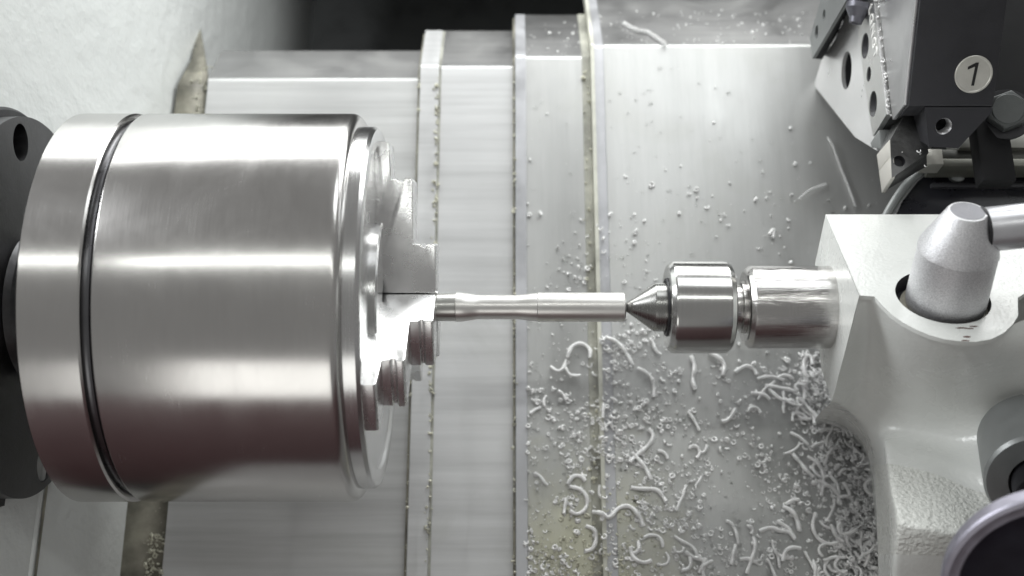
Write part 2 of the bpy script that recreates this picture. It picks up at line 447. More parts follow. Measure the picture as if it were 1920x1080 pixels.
# ------------------------------------------------------------------ chuck
ch = empty('chuck', (-140, 0, 0), 'large round turned steel three jaw chuck holding the thin bar', 'chuck')
lathe('back_plate', [(-219, 30), (-219, 98.8), (-218.1, 100), (-191.6, 100), (-190.6, 99.2), (-190.0, 97.0), (-190.0, 60)], AXM, M_chuck, ch, 192)
lathe('groove_ring', [(-190.2, 96.2), (-188.3, 96.2), (-188.2, 97.6), (-187.0, 97.8), (-186.6, 96.8), (-186.0, 96.8)], AXM, M_groove, ch, 192)
prof = [(-186.0, 60), (-186.0, 98.6), (-185.2, 99.8), (-184.5, 100), (-120, 100), (-83, 100)]
for k in range(1, 9):
    q = k / 8 * PI / 2; prof.append((-81.5 + 5.2 * math.sin(q), 94.8 + 5.2 * math.cos(q)))
prof += [(-76.3, 90)]
lathe('body', prof, AXM, M_chuck, ch, 192)
lathe('front_ring', [(-78, 90), (-77.5, 92.6), (-76, 93.4), (-70.2, 93.4), (-68.4, 92), (-68.0, 90.6), (-68.0, 84), (-69.4, 82.6), (-69.4, 16), (-90, 15.5)], AXM, M_face, ch, 192)
lathe('face_boss', [(-69.6, 46), (-66.5, 46), (-65.6, 45), (-65.6, 20), (-70, 19)], AXM, M_face, ch, 128)
jaw_prof = [(-72, 8), (-39.6, 8), (-39, 9), (-39, 32.2), (-39.8, 33), (-43.4, 33), (-44.2, 31.2), (-45.2, 31.2), (-46.0, 33.0), (-50.5, 33),
            (-50.5, 65), (-51.6, 66.6), (-54.4, 66.6), (-55.4, 64.2), (-56.6, 64.2), (-57.6, 66), (-61.6, 66), (-61.6, 70), (-62.4, 84), (-63.5, 85), (-72, 85)]
for k, a in enumerate((90, 210, 330)):
    # angle measured from +Z (towards the camera side) round the spindle
    aa = math.radians(a - 22)
    r = Vector((0, math.sin(aa), math.cos(aa)))
    t = Vector((1, 0, 0)).cross(r)
    M = Matrix((Vector((1, 0, 0)), r, t)).transposed().to_4x4()
    hwj = 13.4
    n_ = len(jaw_prof)
    bm = bmesh.new()
    va = [bm.verts.new(M @ Vector((x, y, -hwj))) for x, y in jaw_prof]; vb = [bm.verts.new(M @ Vector((x, y, hwj))) for x, y in jaw_prof]
    bm.faces.new(va[::-1]); bm.faces.new(vb)
    for q_ in range(n_): bm.faces.new((va[q_], va[(q_ + 1) % n_], vb[(q_ + 1) % n_], vb[q_]))
    bmesh.ops.recalc_face_normals(bm, faces=bm.faces)
    for sg in (-1, 1):
        pn = (t * sg - r * math.tan(PI / 3)).normalized()
        res = bmesh.ops.bisect_plane(bm, geom=bm.verts[:] + bm.edges[:] + bm.faces[:], plane_co=r * 0.5, plane_no=pn, clear_outer=True)
        bmesh.ops.holes_fill(bm, edges=[e for e in bm.edges if len(e.link_faces) == 1], sides=0)
    bevel(bm, 0.9, 2); finish(bm, 35)
    me = bpy.data.meshes.new('jaw'); bm.to_mesh(me); bm.free()
    j = link_mesh('jaw', me, M_jaw, ch)

# ------------------------------------------------------------------ workpiece
wp = empty('workpiece', (10, 0, 0), 'thin bright turned metal bar with a waist between chuck and live center', 'metal bar')
lathe('clamped_end', [(-60, 7.3), (-29.6, 7.3), (-29.4, 7.0)], AXM, metal_turned('raw_bar', (0.55, 0.55, 0.53), 0.30, 0.0, 0.02, micro=0.01), wp, 64)
pr = [(-29.5, 7.2), (-29.2, 7.65), (-27.5, 7.6)]
for k in range(8):
    q = (k + 1) / 8; pr.append((-27.5 + 11 * q, 7.6 - 1.25 * (3 * q * q - 2 * q ** 3)))
pr += [(2, 6.35)]
for k in range(8):
    q = (k + 1) / 8; pr.append((2 + 11 * q, 6.35 + 0.95 * (3 * q * q - 2 * q ** 3)))
lathe('turned_waist', pr, AXM, M_rod, wp, 96)
lathe('turned_end', [(12.9, 7.2), (13.3, 7.62), (58.2, 7.62), (59.0, 6.9), (59.2, 3.4), (55, 0.5)], AXM, M_rod, wp, 96)

# ------------------------------------------------------------------ live center
lc = empty('live_center', (90, 0, 0), 'polished live center with grey cone point pressed into the bar end', 'lathe center')
lathe('cone_point', [(57, 1.0), (60, 2.6), (73.4, 12.3), (74.4, 12.7), (82, 12.7)], AXM, M_cone, lc, 96)
lathe('bearing_body', [(81, 12), (80.6, 21.2), (81.0, 22.0), (83.0, 23.8), (83.8, 24.1), (110.4, 24.1), (111.2, 23.9), (113.4, 22.4), (114, 21.4), (114, 10)], AXM, M_center, lc, 128)
lathe('seal_ring', [(80.4, 13.4), (79.9, 13.6), (79.9, 15.0), (80.7, 15.3)], AXM, M_black, lc, 96)
lathe('taper_neck', [(113, 12.2), (118.5, 11.6), (119, 13.5), (124, 13.5)], AXM, M_quill, lc, 96)

# ------------------------------------------------------------------ tailstock
ts = empty('tailstock', (260, 0, -120), 'white painted cast iron tailstock with a bright quill and clamp knob', 'tailstock')
qz = lathe('quill', [(123, 12), (121.2, 14), (120.8, 18.5), (121.4, 19.6), (123.6, 21.5), (124.4, 21.6), (175, 21.6)], AXM, M_quill, ts, 128)
PN = Vector((0, 0.585, 0.811)).normalized(); PC = 37.0
Mp = frame(PN * PC, PN, (1, 0, 0))
Mpi = Mp.inverted()
def pl(px, py):
    w = Mpi @ atP(px, py, PN, PC); return (w.x, w.y)
curve = [(1640, 556), (1654, 572), (1672, 590), (1692, 604), (1716, 617), (1742, 628), (1770, 636), (1800, 640), (1830, 641), (1858, 636), (1882, 624), (1899, 608), (1909, 592)]
outl = [pl(*p) for p in [(1548, 402), (1612, 554)] + curve + [(1908, 558), (1925, 548)]]
bl = pl(1925, 548); tl = pl(1548, 402)
outl += [(430, bl[1]), (430, tl[1])]
kc = Mpi @ atP(1768, 556, PN, PC)
KR = 22.0
# bevelled plate made of the outline with the knob's bore
holed('top_plate', outl, [circ(kc.x, kc.y, KR, 64)], Mp, -2.2, 0, M_cast, ts, sharp=30)
lathe('bore', [(-0.02, KR), (-9, KR - 0.2), (-9, 0)], Mp @ Matrix.Translation((kc.x, kc.y, 0)), M_black, ts, 64)

# left end face (a real block end), cut round by the quill
def lf(px, py, x=165): return atX(px, py, x)
L0, L1, L2, L3, L4, L5 = lf(1548, 402), lf(1611, 554), lf(1560, 752), lf(1540, 692), lf(1528, 560), lf(1528, 495)
end = [L0, L1, lf(1588, 645), L2, L3, L4, L5]
def sec(x, dy, dz): return [(x, p.y + (dy if k in (1, 2, 3) else 0), p.z - (dz if k in (1, 2, 3) else 0)) for k, p in enumerate(end)]
V = sec(165, 0, 0) + sec(168.5, 16, 16) + sec(440, 24, 24)
n = len(end)
F = [tuple(range(n))] + [(m_ * n + i, m_ * n + (i + 1) % n, (m_ + 1) * n + (i + 1) % n, (m_ + 1) * n + i) for m_ in (0, 1) for i in range(1, n)]
mesh('quill_housing', V, F, M_cast, ts, bev=0.0)
# lower brighter web at the back of the end face
V = [atX(1527, 640, 168), atX(1545, 640, 168), atX(1562, 752, 168), atX(1556, 744, 168)]
# sculpted front of the casting: control grid of (px, py, depth)
def plS(px, py):
    return (atP(px, py, PN, PC - 1.2) - CAM).dot(Vector((0, SP, -CP)))
G = [
 [(1611, 555, plS(1611, 555)), (1641, 558, plS(1641, 558)), (1672, 591, plS(1672, 591)), (1716, 618, plS(1716, 618)), (1770, 637, plS(1770, 637)), (1832, 642, plS(1832, 642)), (1884, 625, plS(1884, 625)), (1912, 594, plS(1912, 594)), (1990, 600, 560), (2120, 600, 556)],
 [(1603, 590, 587), (1641, 598, 592), (1676, 625, 571), (1722, 650, 562), (1772, 668, 557), (1832, 672, 555), (1888, 655, 558), (1930, 640, 566), (2000, 640, 566), (2120, 640, 560)],
 [(1588, 645, 601), (1628, 655, 612), (1672, 680, 592), (1724, 700, 580), (1775, 712, 574), (1832, 715, 571), (1890, 700, 571), (1940, 690, 576), (2010, 690, 574), (2120, 690, 568)],
 [(1574, 700, 615), (1612, 712, 628), (1658, 735, 612), (1720, 752, 600), (1775, 765, 594), (1835, 770, 588), (1895, 752, 583), (1950, 740, 582), (2010, 740, 578), (2120, 740, 572)],
 [(1560, 752, 631), (1604, 768, 640), (1652, 790, 626), (1715, 800, 615), (1775, 812, 607), (1835, 820, 597), (1890, 800, 588), (1950, 790, 584), (2010, 790, 578), (2120, 790, 572)],
 [(1600, 772, 655), (1630, 812, 652), (1658, 818, 624), (1715, 826, 616), (1775, 842, 608), (1828, 862, 594), (1885, 850, 584), (1950, 840, 578), (2010, 840, 574), (2120, 840, 570)],
 [(1628, 822, 668), (1640, 842, 655), (1661, 832, 618), (1715, 842, 610), (1775, 862, 602), (1822, 888, 590), (1880, 890, 578), (1950, 880, 572), (2010, 880, 570), (2120, 880, 566)],
 [(1640, 860, 672), (1647, 872, 655), (1664, 865, 607), (1718, 875, 600), (1775, 892, 595), (1822, 920, 588), (1880, 930, 576), (1950, 920, 570), (2010, 920, 568), (2120, 920, 564)],
 [(1643, 920, 672), (1652, 925, 655), (1670, 920, 588), (1722, 930, 582), (1775, 940, 578), (1822, 960, 578), (1880, 970, 572), (1950, 960, 568), (2010, 960, 566), (2120, 960, 562)],
 [(1645, 985, 672), (1656, 985, 655), (1684, 980, 566), (1735, 992, 560), (1785, 1002, 560), (1830, 1005, 562), (1880, 1010, 562), (1950, 1000, 562), (2010, 1000, 562), (2120, 1000, 560)],
 [(1646, 1030, 672), (1658, 1030, 655), (1678, 1030, 570), (1735, 1030, 563), (1785, 1030, 563), (1830, 1030, 563), (1880, 1030, 563), (1950, 1030, 563), (2010, 1030, 563), (2120, 1030, 560)],
 [(1648, 1130, 672), (1662, 1130, 655), (1670, 1130, 590), (1735, 1130, 585), (1785, 1130, 585), (1830, 1130, 585), (1880, 1130, 585), (1950, 1130, 585), (2010, 1130, 585), (2120, 1130, 580)],
 [(1650, 1300, 672), (1665, 1300, 655), (1670, 1300, 630), (1735, 1300, 625), (1785, 1300, 625), (1830, 1300, 625), (1880, 1300, 625), (1950, 1300, 625), (2010, 1300, 625), (2120, 1300, 620)],
]
DEEP = {1: 7, 2: 14, 3: 15, 4: 11, 5: 5}
for i_, d_ in DEEP.items():
    for j_ in range(1, 7):
        a_, b_, c_ = G[i_][j_]; G[i_][j_] = (a_, b_, c_ + d_ * (0.7 if j_ in (1, 6) else 1.0))
bm = bmesh.new(); g = []
for r in G: g.append([bm.verts.new(atS(*p)) for p in r])
for i in range(len(G) - 1):
    for j in range(len(G[0]) - 1):
        bm.faces.new((g[i][j], g[i + 1][j], g[i + 1][j + 1], g[i][j + 1]))
cl = bm.edges.layers.float.new('crease_edge')
def cr(i, j, i2, j2, v):
    e = bm.edges.get((g[i][j], g[i2][j2]))
    if e: e[cl] = v
for j in range(9): cr(0, j, 0, j + 1, 1.0)
for i in range(12): cr(i, 0, i + 1, 0, 1.0)
for i in range(5, 11): cr(i, 2, i + 1, 2, 0.55)
for j in range(2, 8): cr(9, j, 9, j + 1, 0.55)
# side skirt down from the left boundary so that the casting has depth
prev = None
for i in range(4, len(G)):
    v = g[i][0]; w = bm.verts.new((v.co.x + 14, v.co.y + 14, -124)) if i > 3 else None
    if prev: bm.faces.new((g[i - 1][0], g[i][0], w, prev))
    prev = w
bmesh.ops.recalc_face_normals(bm, faces=bm.faces)
if sum(f.normal.z for f in bm.faces) < 0: bmesh.ops.reverse_faces(bm, faces=bm.faces)
for f in bm.faces: f.smooth = True
me = bpy.data.meshes.new('front_casting'); bm.to_mesh(me); bm.free()
fc = link_mesh('front_casting', me, M_cast, ts)
fc.data.materials.append(M_rough)
for poly in fc.data.polygons:
    if 63 <= poly.index < 90 + 0: poly.material_index = 1
sb = fc.modifiers.new('smooth', 'SUBSURF'); sb.levels = 3; sb.render_levels = 3

# primer showing through chipped paint below the knob
for (px, py, r, sq) in ((1802, 629, 1.9, 0.3), (1817, 630, 1.6, 0.3), (1826, 626, 1.2, 0.4), (1812, 645.5, 1.3, 0.5), (1810, 652.5, 1.2, 0.45)):
    p = Mpi @ atP(px, py - 14, PN, PC)
    rr = [(p.x + r * 1.6 * math.cos(k * PI / 6) * random.uniform(.7, 1.2), p.y + r * sq * math.sin(k * PI / 6) * random.uniform(.6, 1.3)) for k in range(12)]
    prism('paint_chip', rr, Mp, 0.01, 0.08, M_rust, ts)

# ------------------------------------------------------------------ clamp knob with lever
kb = Mp @ Vector((kc.x + 1.5, kc.y - 0.5, -9))
kn = empty('clamp_lever', kb, 'silver tapered clamp knob with a round lever arm on the tailstock top', 'lever')
base = Mpi @ kb
Mk = Mp @ Matrix.Translation((base.x, base.y, 0))
lathe('washer', [(-8.9, 20.5), (-6.0, 20.5), (-5.8, 19), (-5.8, 10)], Mk, M_gut, kn, 64)
lathe('knob_base', [(-6, 16.6), (-5.0, 17.8), (-3, 18.4), (0, 18.6), (26.6, 18.2)], Mk, M_knob, kn, 96)
lathe('knob_cap', [(26.4, 18.3), (26.8, 18.4), (29.0, 17.9), (46.6, 9.2), (47.4, 8.6), (47.6, 7.9), (47.5, 0)], Mk, M_knob, kn, 96, sharp=25)
lathe('cap_face', [(47.55, 7.7), (47.75, 7.5), (47.75, 0)], Mk, metal_plain('knurled_cap_face', (0.30, 0.30, 0.32), 0.5, 0.8, 1300, mottled=0.2), kn, 48)
ax = Mk @ Vector((0, 0, 36.5))
Ml = frame(ax, Vector((1, 0.10, 0.02)), (0, 0, 1))
lathe('lever_shade_ring', [(8.0, 11.0), (9.6, 11.0), (9.8, 9.0)], Ml, M_black, kn, 64)  # black ring standing for the shade between knob and lever
lathe('lever_arm', [(9, 10.0), (10, 10.3), (90, 10.9), (92, 10), (92.5, 0)], Ml, M_lever, kn, 64)

# ------------------------------------------------------------------ quill handwheel
wc = atS(1998, 1120, 478); cc = atS(1950, 905, 552)
axn = (cc - wc).normalized()
hw = empty('handwheel', wc, 'black faced handwheel with a pale steel rim at the lower right', 'handwheel')
Mw = frame(wc, -axn, (1, 0, 0))
lathe('rim', [(-9, 36), (-9, 44.5), (-7.8, 46), (-1, 46.4), (0.0, 45.8), (0.4, 44), (-0.1, 41.6), (-0.1, 40.2), (-0.6, 39.6), (-3, 39.4)], Mw, M_rim, hw, 160)
lathe('wheel_face', [(-2.2, 39.6), (-3.2, 37), (-4.5, 31), (-5, 0)], Mw, M_wheel, hw, 128)
lathe('wheel_back', [(-9, 37), (-9.5, 10), (-62, 10)], Mw, M_dial, hw, 64)
Mc = frame(cc, -axn, (1, 0, 0))
lathe('collar', [(-40, 24), (-2, 24), (0, 22.8), (0.2, 13.5), (-1, 13), (-8, 12.8), (-8, 9)], Mc, M_dial, hw, 128)
# knurled hub
kv = []
V, F = [], []
ns = 72
for w in (-9, 13):
    for k in range(ns * 2):
        rr = 11.4 if k % 2 else 12.2
        V.append(Mc @ Vector((rr * math.cos(PI * k / ns), rr * math.sin(PI * k / ns), w)))
m2 = ns * 2
F = [(k, (k + 1) % m2, m2 + (k + 1) % m2, m2 + k) for k in range(m2)] + [tuple(range(m2, 2 * m2))]
mesh('knurled_hub', V, F, M_black, hw, sharp=20)
# boss on the casting that carries the collar
V = [atS(1822, 893, 588), atS(1890, 870, 575), atS(1940, 900, 572), atS(1900, 980, 540), atS(1838, 965, 560)]


# ------------------------------------------------------------------ turret with tools
tu = empty('turret', (200, 190, -60), 'grey many sided tool turret face with a large round bore at upper right', 'turret')
# face plate at X=200: local u = Y, v = Z
MX = frame((0, 0, 0), (1, 0, 0), (0, 1, 0))
def yz(px, py, x): p = atX(px, py, x); return (p.y, p.z)
TX = 203.4
pts = [yz(1526, 160, TX), yz(1541, 110, TX), yz(1565, 75, TX), yz(1590, 20, TX), (300, -30), (300, -12.2), (97, -12.2), yz(1645, 283, TX), yz(1603, 257, TX)]
hc = yz(1587, 132, TX)
holed('turret_face', pts, [circ(hc[0], hc[1], 11.5, 40)], MX, TX, TX + 14, M_turret, tu)
lathe('bore', [(TX + 2.2, 11.52), (TX + 2.5, 11.3), (TX + 13.9, 11.2), (TX + 13.9, 0)], frame((0, hc[0], hc[1]), (1, 0, 0), (0, 1, 0)), M_black, tu, 40)
box('turret_drum', (TX + 14, 150, -85), (TX + 160, 330, -30), M_black, tu, bev=3)
V = [atX(1603, 258, 199.5), atX(1603, 284, 199.5), atX(1638, 284, 199.5), atX(1612, 262, 199.5)]
b0 = [atX(1632, 268, 200), atX(1648, 243, 200), atX(1652, 279, 200), atX(1634, 277, 200)]
mesh('locating_foot', [tuple(p) for p in b0] + [(p.x + 12, p.y, p.z) for p in b0], [(0, 1, 2, 3), (4, 5, 6, 7), (0, 1, 5, 4), (1, 2, 6, 5), (2, 3, 7, 6), (3, 0, 4, 7)], M_dial, tu, bev=0.3)

# second tool block, dark, at the top
tb2 = empty('tool_block', atX(1560, 60, 185), 'dark tool block edge with two screw holes at the top of the turret', 'tool block', 'tool blocks on the turret')
A = [atX(1523, 110, 190), atX(1518, 70, 190), atX(1548, -30, 190), atX(1600, -30, 190), atX(1592, -8, 190)]
MXp = frame((0, 0, 0), (1, 0, 0), (0, 1, 0))
hA = [ (yz(1531, 60, 190), 4.2), (yz(1545, 28, 190), 3.4) ]
holed('block_side', [(p.y, p.z) for p in A], [circ(c[0], c[1], r, 20) for c, r in hA], MXp, 190, 192, M_dial, tb2)
front = [atX(1523, 110, 190), atS(1541, 112, 783), atS(1572, 60, 760), atS(1586, 22, 742), atS(1616, 14, 715), atS(1620, -40, 700), atX(1612, -40, 190)]
bk = [p + Vector((10, 22, -26)) for p in front]
n = len(front)
mesh('block_body', [tuple(p) for p in front + bk], [tuple(range(n)), tuple(range(n, 2 * n))] + [(i, (i + 1) % n, n + (i + 1) % n, n + i) for i in range(n)], M_dark, tb2, bev=0.6)
# coolant nozzle under it
nz0, nz1 = atS(1612, 8, 690), atS(1604, 42, 690)
Mn = frame(nz0, nz1 - nz0, (1, 0, 0))
lathe('coolant_nozzle', [(0, 7.5), (3, 7.2), (8, 4.2), (11, 3.6), (11.2, 2), (9, 0)], Mn, M_bolt0, tb2, 32)

# front tool block (with the number disc)
tb = empty('tool_block', (225, 110, 50), 'matt black tool block marked with a round number 1 disc', 'tool block', 'tool blocks on the turret')
XL, XR = 203.6, 247.0
top = (135.4, 77.7); low_ = (94.3, 44.0)
dv = Vector((top[0] - low_[0], top[1] - low_[1])).normalized()
far = (low_[0] + dv.x * 150, low_[1] + dv.y * 150)
back = Vector((0.35, -0.937))            # into the block
def off(p, d): return (p[0] + back.x * d, p[1] + back.y * d)
M1 = frame((0, 0, 0), (1, 0, 0), (0, 1, 0))
prism('block_body', [low_, far, off(far, 60), off(low_, 30), (low_[0] + 1.5, low_[1] - 14)], M1, XL, XR, M_block, tb, bev=0.5)
# pale milled cheek on the left side
prism('block_cheek', [(low_[0] + 1.5, low_[1] - 2.0), (far[0], far[1] - 2.0), (far[0] + 8, 22.5), (low_[0] + 3, 22.5)], M1, XL - 1.6, XL + 0.2, M_side, tb, bev=0.25)
# lower nose of the block, in its own slope
fn = Vector((0, -dv.y, dv.x)).normalized()      # outward normal of the big sloping face
Mf = frame((0, low_[0], low_[1]), fn, (1, 0, 0))
Mfi = Mf.inverted()
def pf(px, py):
    n_ = fn; c_ = fn.dot(Vector((0, low_[0], low_[1]))); w = Mfi @ atP(px, py, n_, c_); return (w.x, w.y)
nose_n = Vector((0, -0.62, 0.785)).normalized()
nb = Vector((0, low_[0], low_[1]))
def pn_(px, py):
    return atP(px, py, nose_n, nose_n.dot(nb) - 0.3)
Mno = frame(nb - nose_n * 0.3, nose_n, (1, 0, 0)); Mnoi = Mno.inverted()
ol = []
for p in ((1734, 201), (1862, 201), (1858, 212), (1797, 278), (1742, 275)):
    w = Mnoi @ pn_(*p); ol.append((w.x, w.y))
hw_ = Mnoi @ pn_(1770, 237)
holed('block_nose', ol, [circ(hw_.x, hw_.y, 4.4, 24)], Mno, -22, 0, M_block, tb)
for k in range(5):
    lathe('thread', [(-1.0 - 1.6 * k, 4.45), (-1.8 - 1.6 * k, 3.7), (-2.6 - 1.6 * k, 4.45)], Mno @ Matrix.Translation((hw_.x, hw_.y, 0)), M_side, tb, 24)
# number disc
dc = pf(1825, 139)
Md = Mf @ Matrix.Translation((dc[0], dc[1], 0))
lathe('number_disc', [(0.05, 9.6), (0.7, 9.6), (0.95, 9.3), (0.95, 8.7), (0.75, 8.5), (0.75, 0)], Md, M_disc, tb, 64)
one = [(-0.62, -4.5), (0.55, -4.5), (1.35, 4.7), (0.2, 4.7), (-2.9, 3.0), (-2.8, 1.9), (0.0, 3.1)]
one = [(x * 1.25 + 0.1, y * 1.28) for x, y in one]
prism('numeral', one, Md, 0.6, 0.85, M_ink, tb)

# cutting tool: shank and head
ct = empty('cutting_tool', (208, 110, 5), 'square shank cutting tool with a pointed head and clamp screw hole', 'cutting tool')
ZT = 20.0
def z20(px, py): return atZ(px, py, ZT)
# shank side plate with its holes, on X=200
SX = 200.0
e = [yz(1670, 262, SX), yz(1655, 250, SX), yz(1640, 200, SX), yz(1617, 113, SX), yz(1607, 49, SX), yz(1596, -50, SX), yz(1628, -50, SX)]
e = [(72.0 + 30, ZT), (102, -6), (118, -9), (160, -12), (260, -12), (260, ZT)]
hs_ = []
for (px, py, r) in ((1622, 86, 7.2), (1629, 139, 4.2), (1637, 195, 7.2)):
    c = yz(px, py, SX); hs_.append((c, r))
holed('shank', e, [circ(c[0], c[1], r, 28) for c, r in hs_], M1, SX, SX + 3.0, M_shank, ct)
box('shank_core', (SX + 3, 102, -8), (SX + 20, 260, ZT - 0.6), M_tool, ct, bev=0.4)
for c, r in hs_:
    lathe('screw_hole', [(SX + 0.6, r + .02), (SX + 2.9, r * 0.8), (SX + 2.9, 0)], frame((0, c[0], c[1]), (1, 0, 0), (0, 1, 0)), M_black, ct, 28)
# head
h = [z20(1669, 262), z20(1672, 334), z20(1741, 287), z20(1733, 214), z20(1697, 214)]
hb = [Vector((197.3, h[0].y - 6, 7.0)), atX(1653, 362, 198.5), Vector((h[2].x + 2, h[2].y - 3, 10)), Vector((h[3].x, h[3].y + 6, 8)), Vector((h[4].x, h[4].y + 6, 8))]
hb[0] = atX(1645, 290, 197.2)
Vh = [tuple(p) for p in h + hb]
hole_c = z20(1686, 302)
poly = [(p.x, p.y) for p in h]
holed('head_top', poly, [circ(hole_c.x, hole_c.y, 3.2, 28)], Matrix.Identity(4), ZT - 3, ZT, M_tool, ct)
lathe('clamp_screw_hole', [(ZT - 0.5, 3.22), (ZT - 2.8, 2.6), (ZT - 2.8, 0)], frame((hole_c.x, hole_c.y, 0), (0, 0, 1)), M_black, ct, 28)
Vh = [(p[0], p[1], ZT - 3.0) if i < 5 else p for i, p in enumerate(Vh)]
mesh('head_body', Vh, [(0, 1, 2, 3, 4), (5, 6, 7, 8, 9)] + [(i, (i + 1) % 5, 5 + (i + 1) % 5, 5 + i) for i in range(5)], M_tool, ct, bev=0.15)
# pale insert wall on the left of the head
ia = [h[0] + Vector((-0.5, 0, 0.1)), hb[0] + Vector((-0.5, 0, 0)), atX(1653, 362, 198.0), h[1] + Vector((-0.5, 0, 0.1))]
mid0 = ia[0].lerp(ia[3], 0.45); mid1 = ia[1].lerp(ia[2], 0.42)
for quad in ((ia[0], ia[1], mid1, mid0), (mid0, mid1, ia[2], ia[3])):
    ctr = sum(quad, Vector()) / 4
    qd = [ctr + (p - ctr) * 0.985 for p in quad]
    mesh('insert_wall', [tuple(p) for p in qd] + [(p.x + 2.2, p.y, p.z) for p in qd], [(0, 1, 2, 3), (4, 5, 6, 7), (0, 1, 5, 4), (1, 2, 6, 5), (2, 3, 7, 6), (3, 0, 4, 7)], M_insert, ct, bev=0.25)
# lettering embossed down the shank
fc_ = bpy.data.curves.new('t', 'FONT'); fc_.body = 'LGNGT'; fc_.size = 9.0; fc_.extrude = 0.3; fc_.align_x = 'LEFT'; fc_.space_character = 1.15
to = bpy.data.objects.new('t', fc_); COL.objects.link(to)
tm = bpy.data.meshes.new_from_object(to.evaluated_get(bpy.context.evaluated_depsgraph_get())); bpy.data.objects.remove(to)
tp = yz(1624, 26, SX)
MT = Matrix((Vector((0, -1, 0)), Vector((0, 0, 1)), Vector((-1, 0, 0)))).transposed().to_4x4()
MT.translation = Vector((SX - 0.05, tp[0], ZT - 9.5))
tm.transform(MT); link_mesh('lettering', tm, M_letter, ct)

# hex bolt right of the block
hx = atS(1890, 206, 640)
hbn = empty('hex_bolt', hx, 'grey hex bolt with a washer beside the black tool block', 'bolt')
ndir = Vector((-0.25, -0.15, 0.95)).normalized()
Mh = frame(hx, ndir, (1, 0.3, 0))
lathe('washer', [(-9, 4), (-9, 13.5), (-8.2, 14), (-7, 13.6), (-7, 4)], Mh, M_black, hbn, 48)
M_bolt = metal_plain('dark_bolt_steel', (0.085, 0.09, 0.09), 0.45, 0.2, 600, metallic=0.5)
prism('bolt_head', circ(0, 0, 10.6, 6), Mh, -7, 1.5, M_bolt, hbn, bev=0.8, seg=3)
lathe('bolt_head_face', [(1.4, 8.4), (2.2, 7.8), (2.3, 0)], Mh, M_bolt, hbn, 32)
box('bolt_arm', (hx.x - 14, hx.y - 36, hx.z - 22), (hx.x + 4, hx.y, hx.z - 10), M_dark, hbn, bev=1.5)

# slide bars and black cover behind the tailstock
sb_ = empty('slide_bars', (300, 90, -20), 'dull olive grey slide bars running behind the tailstock', 'slide')
def barbox(name, y0, y1, zf, depth, mat, x0, px0):
    a = atZ(px0, y1, zf); b = atZ(px0, y0, zf)
    return box(name, (a.x, a.y, zf - depth), (520, b.y, zf), mat, sb_, bev=0.6)
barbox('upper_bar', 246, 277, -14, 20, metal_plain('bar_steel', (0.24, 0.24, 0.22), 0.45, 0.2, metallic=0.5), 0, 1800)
barbox('lower_bar', 280, 297, -18, 14, metal_plain('bar_dark_steel', (0.10, 0.10, 0.092), 0.45, 0.2, metallic=0.5), 0, 1745)  # darkest of the bar steels
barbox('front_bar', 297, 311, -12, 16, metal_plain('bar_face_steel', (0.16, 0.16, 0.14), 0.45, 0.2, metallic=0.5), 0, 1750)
barbox('end_stop', 279, 308, -9, 12, M_disc, 0, 1732).scale.x = 1
es = [o for o in sb_.children if o.name.startswith('end_stop')][0]
for v in es.data.vertices:
    lo_ = min(w.co.x for w in es.data.vertices)
xs = [v.co.x for v in es.data.vertices]; x_lo = min(xs)
for v in es.data.vertices:
    if v.co.x > 0: v.co.x = x_lo + 0.011
bc = empty('black_guard', (320, 60, -60), 'glossy black guard with a rolled grey edge behind the tailstock', 'guard')
q = [atZ(1672, 420, -30), atZ(1692, 375, -30), atZ(1722, 338, -30), atZ(1752, 313, -30)]
right = 520
pts = [(p.x, p.y) for p in q] + [(right, q[-1].y), (right, q[0].y - 60), (q[0].x - 6, q[0].y - 60)]
M_gl = metal_plain('glossy_black_guard', (0.012, 0.012, 0.016), 0.28, 0.25, 60, metallic=0.0)
prism('guard_panel', pts, Matrix.Identity(4), -60, -30, M_gl, bc, bev=2.0, seg=3)
a_, b_ = atZ(1700, 352, -28), atZ(1700, 343, -28)
box('guard_rib', (a_.x + 14, a_.y, -33), (right, b_.y, -27), M_block, bc, bev=1.0)
def tube(name, pts, r, mat, parent=None, seg=10, sm=3):
    P = [Vector(p) for p in pts]
    for _ in range(sm):
        Q = [P[0]]
        for a, b in zip(P[:-1], P[1:]): Q += [a.lerp(b, .25), a.lerp(b, .75)]
        P = Q + [P[-1]]
    V, F = [], []
    T0 = None
    for i, p in enumerate(P):
        d = (P[min(i + 1, len(P) - 1)] - P[max(i - 1, 0)]).normalized()
        M = frame(p, d, (0.1, 0.2, 1) if abs(d.z) < .9 else (1, 0, 0))
        for k in range(seg): V.append(M @ Vector((r * math.cos(2 * PI * k / seg), r * math.sin(2 * PI * k / seg), 0)))
    for i in range(len(P) - 1):
        for k in range(seg):
            F.append((i * seg + k, i * seg + (k + 1) % seg, (i + 1) * seg + (k + 1) % seg, (i + 1) * seg + k))
    F += [tuple(range(seg)), tuple(range((len(P) - 1) * seg, len(P) * seg))]
    return mesh(name, V, F, mat, parent, sharp=60)
tube('rolled_edge', [atZ(1652, 425, -32), atZ(1668, 392, -30), atZ(1694, 352, -29), atZ(1718, 328, -29), atZ(1745, 311, -29), atZ(1770, 310, -29)], 2.6, M_dial, bc)
pb = atZ(1795, 326, -28)
lathe('guard_screw', [(0, 5), (2, 4.6), (3, 2.6), (3.1, 0)], frame((pb.x, pb.y, -30), (0, 0, 1)), M_dial, bc, 24)
bx2 = box('housing', (252, 100, -60), (520, 330, -22), M_dark); tag(bx2, 'black carriage housing right of the tool block', 'housing')

